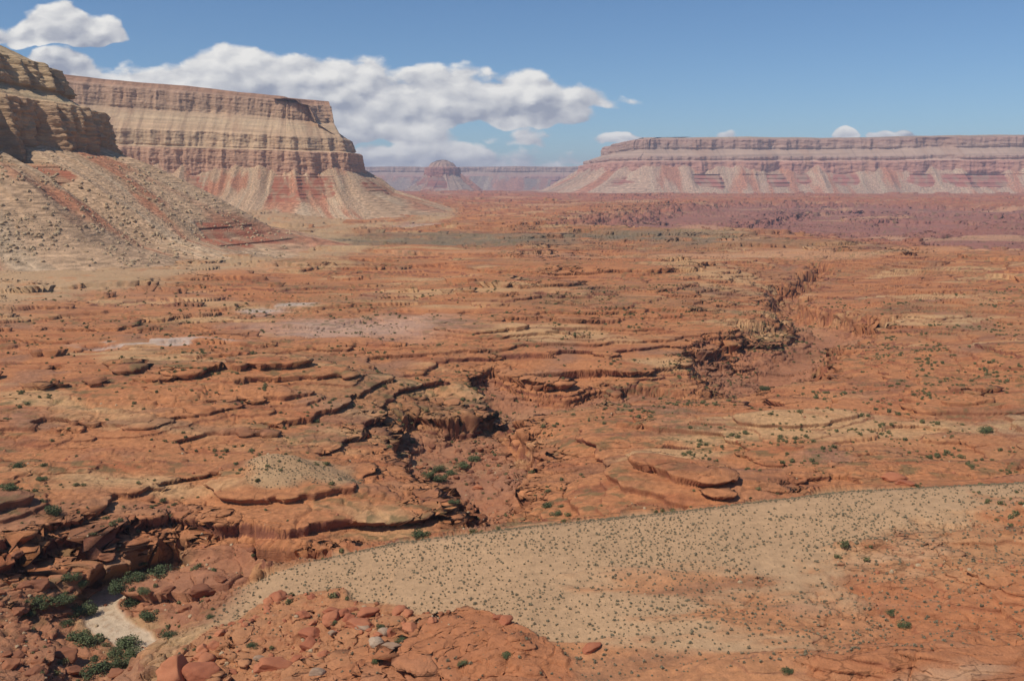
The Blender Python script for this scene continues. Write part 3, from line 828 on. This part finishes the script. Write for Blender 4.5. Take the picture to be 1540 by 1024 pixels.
def ico(sub=3):
    import bmesh
    bm = bmesh.new(); bmesh.ops.create_icosphere(bm, subdivisions=sub, radius=1.0)
    bm.verts.ensure_lookup_table()
    V = np.array([v.co[:] for v in bm.verts]); T = np.array([[v.index for v in f.verts] for f in bm.faces]); bm.free()
    return V, T


ICO = ico(4)
ICO3 = ico(3)


def boulder_shape(seed, cuts=9, rough=.06, low=False, flat=.7):
    cuts += 5; r = np.random.RandomState(seed); V, T = (ICO3 if low else ICO); V = V.copy()
    for i in range(cuts):
        n = r.normal(size=3); n[2] *= .7; n /= np.linalg.norm(n); d = r.uniform(.55, .85)
        q = V @ n; over = np.maximum(q - d, 0)[:, None]; V = V - n * over * .93
    for f, a in ((1.3, rough * 1.6), (3.1, rough * .7), (7.0, rough * .35)):
        ph = r.uniform(0, 9, 3)
        nse = np.sin(V[:, 0] * f * 2 + ph[0] + np.sin(V[:, 1] * f * 1.7 + ph[1]) * 1.5) * np.cos(V[:, 2] * f * 2.2 + ph[2] + V[:, 1] * f)
        V = V * (1 + a * nse[:, None])
    # bedding grooves
    V[:, :2] *= (1 - .05 * (np.sin(V[:, 2] * 9 + r.uniform(0, 6)) > .55))[:, None]
    V[:, 2] *= flat
    return V, T


def stone_material(name, c1, c2):
    m = bpy.data.materials.new(name); m.use_nodes = True
    t = m.node_tree; B = NB(t); bs = t.nodes['Principled BSDF']; bs.inputs['Roughness'].default_value = .92; bs.inputs['Specular IOR Level'].default_value = .15
    ge = B.new('ShaderNodeNewGeometry'); P = ge.outputs['Position']
    rnd = B.new('ShaderNodeObjectInfo').outputs['Random']
    a = B.noise(P, .5, 5, .65); b = B.noise(P, 4.0, 4, .6)
    f = B.ramp(B.m('ADD', B.m('MULTIPLY', a, .6), B.m('MULTIPLY', rnd, .4)), .2, .8)
    c = B.vm('SCALE', B.mix(f, c1, c2), B.m('ADD', .75, B.m('MULTIPLY', b, .5)))
    t.links.new(c, bs.inputs['Base Color'])
    bp = B.new('ShaderNodeBump'); bp.inputs['Strength'].default_value = .7; bp.inputs['Distance'].default_value = .25
    t.links.new(B.m('ADD', a, B.m('MULTIPLY', b, .5)), bp.inputs['Height']); t.links.new(bp.outputs[0], bs.inputs['Normal'])
    return m


c4 = lambda *a: tuple(float(v) for v in lin(*a)) + (1,)
M_RED = stone_material('orange_sandstone', c4(188, 122, 86), c4(164, 98, 70))
M_DARKRED = stone_material('brown_sandstone', c4(162, 106, 74), c4(130, 84, 62))
M_PALE = stone_material('pale_limestone', c4(182, 156, 130), c4(158, 126, 100))
M_TAN = stone_material('tan_limestone', c4(190, 164, 128), c4(160, 132, 100))
M_SCRUB = leaf_material('grey_green_leaves', c4(116, 108, 84), c4(156, 142, 112), 2.0)
M_BUSH = leaf_material('dull_green_leaves', c4(92, 94, 60), c4(128, 122, 80), 1.2)
M_GREEN = leaf_material('dark_green_leaves', c4(76, 86, 56), c4(110, 116, 76), .8)
M_STEM = stone_material('grey_bark', c4(110, 96, 80), c4(86, 74, 62))

SCRUB = [tri_mesh('scrub_leaves', *clump(40 + i, 90, .85, .15, 4, .35), M_SCRUB) for i in range(6)]
BUSHM = [tri_mesh('bush_leaves', *clump(60 + i, 220, .8, .12, 6, .5), M_BUSH) for i in range(6)]
BIGM = [tri_mesh('big_bush_leaves', *clump(80 + i, 1500, .9, .05, 9, .6), M_GREEN) for i in range(5)]
STEMM = [tri_mesh('stems', *stems(90 + i), M_STEM) for i in range(3)]
RED = [tri_mesh('boulder', *boulder_shape(100 + i, 8, .06, False, .72), M_RED, False) for i in range(7)]
DRK = [tri_mesh('boulder', *boulder_shape(120 + i, 10, .07, False, .7), M_DARKRED, False) for i in range(5)]
PAL = [tri_mesh('boulder', *boulder_shape(140 + i, 9, .05, False, .75), M_PALE, False) for i in range(4)]
TAN = [tri_mesh('boulder', *boulder_shape(150 + i, 11, .06, True, .8), M_TAN, True) for i in range(5)]


def put(name, me, loc, rot, scl, label=None, cat=None, group=None, tilt=0.0):
    o = bpy.data.objects.new(name, me); COL.objects.link(o)
    o.location = loc; o.scale = scl if hasattr(scl, '__len__') else (scl,) * 3
    o.rotation_euler = (random.uniform(-tilt, tilt), random.uniform(-tilt, tilt), rot)
    if label: o['label'] = label
    if cat: o['category'] = cat
    if group: o['group'] = group
    return o


def merge_stuff(name, protos, items, mat, label=None):
    """items: (x, y, z, rot, size, proto index) -> one mesh"""
    Vs, Ts, base = [], [], 0
    arr = []
    for me in protos:
        v = np.zeros(len(me.vertices) * 3, F); me.vertices.foreach_get('co', v)
        l = np.zeros(len(me.loops), np.int32); me.loops.foreach_get('vertex_index', l)
        k = me.polygons[0].loop_total; arr.append((v.reshape(-1, 3), l.reshape(-1, k)))
    for (x, y, z, a, s, i) in items:
        v, t = arr[i]; ca, sa = math.cos(a), math.sin(a)
        q = v @ np.array([[ca, sa, 0], [-sa, ca, 0], [0, 0, 1]], F) * F(s) + np.array([x, y, z], F)
        Vs.append(q); Ts.append(t + base); base += len(q)
    me = tri_mesh(name, np.concatenate(Vs), np.concatenate(Ts), mat if not isinstance(mat, list) else None, False)
    if isinstance(mat, list):
        for m_ in mat: me.materials.append(m_)
        mi = np.concatenate([np.full(len(arr[q[5]][1]), q[5] // 5, np.int32) for q in items]); me.polygons.foreach_set('material_index', mi)
    o = bpy.data.objects.new(name, me); COL.objects.link(o); o['kind'] = 'stuff'
    if label: o['label'] = label
    return o


def split_build(items, keep, name, protos, label, cat, group, stuff_name, mat):
    items.sort(key=lambda q: -q[4] / math.hypot(q[0], q[1]))
    for (x, y, z, a, s, i) in items[:keep]:
        put(name, protos[i], (x, y, z), a, (s * random.uniform(.9, 1.1), s * random.uniform(.9, 1.1), s * random.uniform(.85, 1.15)), label, cat, group)
    if items[keep:]: merge_stuff(stuff_name, protos, items[keep:], mat)


def scatter(x0, x1, y0, y1, step):
    nx = int((x1 - x0) / step); ny = int((y1 - y0) / step)
    X, Y = np.meshgrid(np.linspace(x0, x1, nx), np.linspace(y0, y1, ny))
    X = X + RNG.uniform(-.55, .55, X.shape) * step; Y = Y + RNG.uniform(-.55, .55, X.shape) * step
    return X.astype(F), Y.astype(F)


# scrub on the sandy spur
X, Y = scatter(-150, 330, 120, 390, 1.3)
d = raw_height(X, Y)
n = fbm(X, Y, 30, 3, 130)
prob = d['sand'] * (0.62 + 0.9 * n) + d['hillm'] * d['red'] * (1 - d['redl']) * 0.46 + d['redl'] * .07 + sst(d['mo'], .5, .7) * .7
ok = RNG.uniform(0, 1, X.shape) < prob
items = []
for x, y in zip(X[ok], Y[ok]):
    if not inside(x, y, 10, 20): continue
    p, nn = drop(float(x), float(y))
    if p is None or not inside(*p) or not seen(p): continue
    items.append((p.x, p.y, p.z - .05, random.uniform(0, 6.28), random.choice((.22, .3, .38, .46, .54, .72)) * random.uniform(.8, 1.15), random.randrange(6)))
LOG.append(('spur scrub', len(items)))
split_build(items, 300, 'scrub_bush', SCRUB, 'small grey-green scrub bush dotted on the pale sandy spur in front', 'shrub', 'scrub bushes dotted over the sandy spur', 'distant_scrub', M_SCRUB)

# bushes on the slickrock
X, Y = scatter(-520, 620, 230, 1000, 3.4)
d = raw_height(X, Y)
rr = np.hypot(X, Y)
n = fbm(X, Y, 80, 3, 131); n2 = fbm(X, Y, 16, 2, 132)
right = sst(X, 20, 120)
prob = sst(n, -.1, .3) * sst(n2, 0, .2) * (.8 + .9 * right) + .02 + .05 * d['floor'] + .05 * d['redl']
prob = prob * (1 - d['sand']) * (1 - d['wash']) * (1 - .6 * sst(rr, 600, 1100))
ok = RNG.uniform(0, 1, X.shape) < prob
items = []
for x, y in zip(X[ok], Y[ok]):
    if not inside(x, y, 0, 20): continue
    p, nn = drop(float(x), float(y))
    if p is None or nn.z < .6 or not inside(*p) or not seen(p): continue
    items.append((p.x, p.y, p.z - .1, random.uniform(0, 6.28), random.choice((.5, .7, .9, 1.2, 1.7)) * random.uniform(.8, 1.2), random.randrange(6)))
LOG.append(('slickrock bushes', len(items)))
split_build(items, 280, 'desert_bush', BUSHM, 'olive green desert bush growing in a crack or hollow of the red slickrock', 'bush', 'bushes scattered over the red slickrock', 'distant_bushes', M_BUSH)

# large green bushes, each with its own place (photo column, row -> point on the ground), radius in metres, label
BIG = [
 (177, 887, 4.0, 'dark green bush at the upper tip of the wash beside the undercut rock'),
 (203, 873, 4.0, 'green bush, second from the right in the upper bank row'),
 (240, 866, 4.2, 'rightmost dark bush of the row along the bank above the wash'),
 (198, 910, 3.8, 'wide green bush on the right bank just below the wash tip'),
 (226, 928, 3.8, 'large rounded green bush on the right bank halfway down the pale wash'),
 (216, 890, 2.2, 'small green bush on pale gravel between two larger right bank bushes'),
 (108, 872, 2.8, 'green bush shaded at the foot of the dark canyon wall, left of its pair'),
 (119, 880, 2.8, 'bush at the foot of the dark canyon wall, right of its pair'),
 (94, 906, 4.0, 'broad green bush under the dark wall left of the wash'),
 (62, 910, 3.8, 'green bush deepest in the dark corner below the wall'),
 (124, 924, 4.4, 'large green bush touching the left edge of the pale wash'),
 (118, 962, 3.6, 'green bush left of the wash narrows, farther from the sand'),
 (139, 966, 4.0, 'wide green bush spreading to the left edge of the wash narrows'),
 (193, 972, 4.0, 'tall green bush standing in the lower end of the wash'),
 (203, 986, 3.2, 'green bush just below the tall one in the lower wash'),
 (174, 986, 2.6, 'smaller bush left of the tall one in the lower wash'),
 (165, 1006, 3.6, 'green bush in the thicket below the wash, in the middle'),
 (139, 1014, 3.8, 'green bush at the left end of the thicket on the bottom edge'),
 (188, 1003, 3.2, 'green bush at the right end of the thicket on the bottom edge'),
 (254, 958, 2.2, 'small round bush on red ground right of the wash'),
 (42, 926, 2.2, 'small bush among dark rocks left of the wash'),
 (143, 992, 1.8, 'low bush among red rocks between the narrows and the bottom thicket'),
 (98, 940, 2.2, 'low green bush among rubble left of the large wash bush'),
 (216, 848, 1.8, 'single small bush on red rubble above the bank row'),
 (644, 716, 3.6, 'leftmost bush of the green thicket on the bowl floor'),
 (660, 709, 3.6, 'upper middle bush of the green thicket on the bowl floor'),
 (662, 724, 3.6, 'lower middle bush of the green thicket on the bowl floor'),
 (680, 714, 3.6, 'central bush of the green thicket on the bowl floor'),
 (696, 703, 3.6, 'bush right of the centre of the green thicket on the bowl floor'),
 (714, 692, 3.4, 'rightmost bush of the green thicket on the bowl floor'),
 (620, 666, 2.2, 'green bush at the back of the bowl below the ledges'),
 (683, 757, 2.4, 'single green bush on the ledge lip below the bowl'),
 (636, 806, 3.4, 'flat green bush on red rock just behind the sandy crest'),
 (824, 762, 2.8, 'green bush left of the smooth dome behind the crest'),
 (836, 774, 2.4, 'bush at the foot of the smooth dome touching the crest'),
 (1150, 586, 3.6, 'green bush at the near lip of the right hand gorge'),
 (80, 772, 3.2, 'dark bush on flat rock above the canyon wall at left'),
 (28, 702, 3.0, 'green bush at the left edge among orange blocks'),
 (14, 736, 3.6, 'wide bush on the left edge of the picture above the canyon wall'),
 (64, 722, 2.4, 'bush just right of the wide left edge bush'),
 (1483, 650, 3.4, 'upright dark bush beside the dry gully at right'),
 (1360, 942, 1.7, 'bright green bush among red ledges of the spur at right'),
 (1340, 922, 1.4, 'grey green bush below the small rock cave of the spur'),
 (1184, 1010, 1.5, 'green bush at the bottom edge of the spur, right of centre'),
 (572, 944, 1.3, 'round bush beside the upper pale boulders'),
 (602, 965, 1.4, 'round bush right of the pale boulders'),
 (500, 936, 1.3, 'bush on orange rocks left of the pale boulders'),
 (530, 928, 1.4, 'bush on orange rocks above the pale boulders'),
 (568, 995, 1.5, 'low wide bush below the pale boulders'),
 (380, 972, 1.5, 'upright bush on orange rock right of the wash'),
 (696, 998, 1.1, 'bush against an orange boulder at the bottom'),
 (762, 986, 1.3, 'bush at the right end of the orange rocks'),
 (318, 928, 1.5, 'bush on pale gravel left of the orange rocks'),
]
for k, (px, py, rad, lab) in enumerate(BIG):
    p, nn = aim(px, py)
    if p is None: LOG.append(('miss', px, py)); continue
    e = bpy.data.objects.new('green_bush', None); COL.objects.link(e)
    e.location = (p.x, p.y, p.z - .25); e.rotation_euler = (0, 0, random.uniform(0, 6.28)); e.empty_display_size = .3
    s_ = rad * random.uniform(1.05, 1.25); e.scale = (s_ * random.uniform(.9, 1.1), s_ * random.uniform(.9, 1.1), s_ * random.uniform(.75, .95))
    e['label'] = lab; e['category'] = 'bush'; e['group'] = 'large green bushes'
    f = bpy.data.objects.new('foliage', BIGM[k % 5]); COL.objects.link(f); f.parent = e
    st = bpy.data.objects.new('stem', STEMM[k % 3]); COL.objects.link(st); st.parent = e

# notable boulders (photo column, row, radius m, kind, stretch, label)
BL = [
 (412, 1003, 4.2, RED, (1.35, .8, .85), 'smooth orange boulder like a loaf in the gravel at the bottom'),
 (262, 1012, 5.5, RED, (1.0, 1.0, 1.1), 'huge rounded orange boulder right of the lower wash'),
 (300, 1016, 4.6, RED, (1.1, .9, .9), 'rounded orange boulder beside the huge one at the bottom'),
 (302, 890, 4.4, DRK, (1.2, .8, .7), 'brown overhanging block on the slope above the orange rocks'),
 (548, 946, 2.0, PAL, (1.4, 1, .8), 'pale boulder, upper left of the pale heap'),
 (576, 952, 1.8, PAL, (1, 1, .9), 'pale boulder, upper right of the pale heap'),
 (564, 968, 2.3, PAL, (1, 1, .8), 'largest pale round boulder in the pale heap'),
 (590, 972, 2.0, PAL, (1.5, .8, .7), 'pale slab at the right foot of the pale heap'),
 (500, 952, 1.3, PAL, (1, 1, 1), 'small pale boulder between orange rocks left of the heap'),
 (476, 1012, 1.8, PAL, (1.2, 1, .8), 'pale boulder in gravel at the bottom, right of the loaf'),
 (388, 990, 1.3, PAL, (1.2, 1, .7), 'pale stone lying just above the orange loaf'),
 (540, 940, 3.4, RED, (1.5, 1, .8), 'orange slab with a dark shadow above the pale heap'),
 (888, 976, 2.0, RED, (1.5, .9, .7), 'single orange boulder in sand among the scrub'),
 (1345, 720, 5.0, RED, (1.4, .9, .6), 'rounded dome shaped boulder behind the crest at right'),
 (1362, 728, 3.4, RED, (1.2, .9, .6), 'smaller dome shaped boulder beside the larger one at right'),
 (160, 838, 3.0, DRK, (1.3, 1, .8), 'knobbly brown block in the shadow of the canyon wall'),
 (60, 880, 3.4, DRK, (1.3, 1, .9), 'knobbly brown block at the foot of the darkest wall'),
 (92, 990, 4.6, DRK, (1.4, .9, .8), 'big brown block leaning out left of the wash'),
 (718, 734, 2.6, RED, (1.2, .8, .8), 'undercut brown boulder on the rubble of the bowl floor'),
]
for (px, py, rad, kind, st_, lab) in BL:
    p, nn = aim(px, py)
    if p is None: continue
    put('boulder', random.choice(kind), (p.x, p.y, p.z + rad * .12), random.uniform(-.5, .5), tuple(rad * q for q in st_), lab, 'boulder', 'large boulders', .15)

# orange boulders on the near slope and in the canyon
X, Y = scatter(-230, 120, 140, 560, 3.6)
d = raw_height(X, Y); n = fbm(X, Y, 20, 2, 140)
pr_ = d['redl'] * sst(n, -.3, .3) * .7 + sst(d['sb'], 0, 6) * .3 + d['floor'] * (1 - d['hillm']) * .16 * (1 - d['wash'])
ok = (RNG.uniform(0, 1, X.shape) < pr_) & (d['wash'] < .1)
it_r, it_d = [], []
for x, y, rl_, fl in zip(X[ok], Y[ok], d['redl'][ok], d['floor'][ok]):
    if not inside(x, y, -5, 10): continue
    p, nn = drop(float(x), float(y))
    if p is None or not inside(*p) or not seen(p): continue
    s_ = random.choice((.6, .8, 1.0, 1.4, 2.0, 2.6)) * random.uniform(.8, 1.2)
    (it_r if rl_ > .4 else it_d).append((p.x, p.y, p.z + .1 * s_, random.uniform(0, 6.28), s_, random.randrange(5)))
LOG.append(('boulders', len(it_r), len(it_d)))
REST = []
for off_, items, protos, lab, grp in ((0, it_r, RED, 'rounded orange sandstone boulder among others on the near slope right of the wash', 'orange boulders on the near slope'),
                                (5, it_d, DRK, 'angular brown rock on the canyon floor and slopes beside the wash', 'brown rocks beside the wash')):
    items.sort(key=lambda q: -q[4])
    for (x, y, z, a, s_, i) in items[:75]:
        put('boulder', protos[i % len(protos)], (x, y, z), a, (s_ * random.uniform(.9, 1.5), s_ * random.uniform(.8, 1.1), s_ * random.uniform(.6, 1.0)), lab, 'boulder', grp, .2)
    if items[75:]: REST += [q[:5] + (q[5] % 5 + off_,) for q in items[75:]]

# loose stones lying about: far too many to count
PEB = [tri_mesh('stone', *boulder_shape(170 + i, 6, .05, True, .8), m_) for m_ in (M_RED, M_DARKRED, M_TAN) for i in range(5)]
X, Y = scatter(-230, 330, 130, 520, 2.6)
d = raw_height(X, Y); n = fbm(X, Y, 14, 3, 141)
pr_ = (d['hillm'] * d['red'] * .35 + d['redl'] * .4 + d['floor'] * (1 - d['hillm']) * .5 + sst(d['sb'], 0, 6) * .4 + .05 + .12 * sst(d['dw'], 20, 5)) * sst(n, -.2, .25) * (1 - .95 * d['sand']) * (1 - .7 * d['wash'])
ok = RNG.uniform(0, 1, X.shape) < pr_
PEBS = []
for x, y, tn in zip(X[ok], Y[ok], (d['hillm'] * (1 - d['redl']) + (d['dw'] < 16))[ok]):
    if not inside(x, y, -5, 5): continue
    p, nn = drop(float(x), float(y))
    if p is None or not inside(*p): continue
    kind = 2 if random.random() < .25 + .35 * tn else random.randrange(2)
    PEBS.append((p.x, p.y, p.z, random.uniform(0, 6.28), random.choice((.2, .28, .35, .5, .8)), kind * 5 + random.randrange(5)))
merge_stuff('loose_stones', PEB, PEBS, [M_RED, M_DARKRED, M_TAN])

# pale blocks fallen on the talus below the near cliff
NE = MESA_NEAR.evaluated_get(DG)
DG.update(); NE = MESA_NEAR.evaluated_get(DG)
items = []
for k in range(5000):
    px = random.uniform(0, 460); py = random.uniform(235, 400)
    dr = pix_dir(px, py)
    ok_, p, nn, i = NE.ray_cast(Vector((0, 0, CAMZ)), dr)
    if not ok_ or nn.z < .5 or p.z < 5: continue
    nz_ = float(fbm(np.array([p.x], F), np.array([p.y], F), 90, 2, 150)[0])
    if nz_ < -.05 and random.random() < .8: continue
    items.append((p.x, p.y, p.z, random.uniform(0, 6.28), random.choice((.5, .6, .8, 1.0, 1.5, 3.2)) * random.uniform(.8, 1.2), random.randrange(5)))
LOG.append(('talus blocks', len(items)))
items.sort(key=lambda q: -q[4] / math.hypot(q[0], q[1]))
for (x, y, z, a, s_, i) in items[:130]:
    put('boulder', TAN[i], (x, y, z), a, (s_ * random.uniform(.9, 1.4), s_, s_ * random.uniform(.7, 1.1)), 'tan limestone block fallen on the scree below the near cliff', 'boulder', 'blocks fallen on the left scree', .3)
merge_stuff('rubble', RED[:5] + DRK + TAN, REST + [q[:5] + (q[5] + 10,) for q in items[130:]], [M_RED, M_DARKRED, M_TAN])
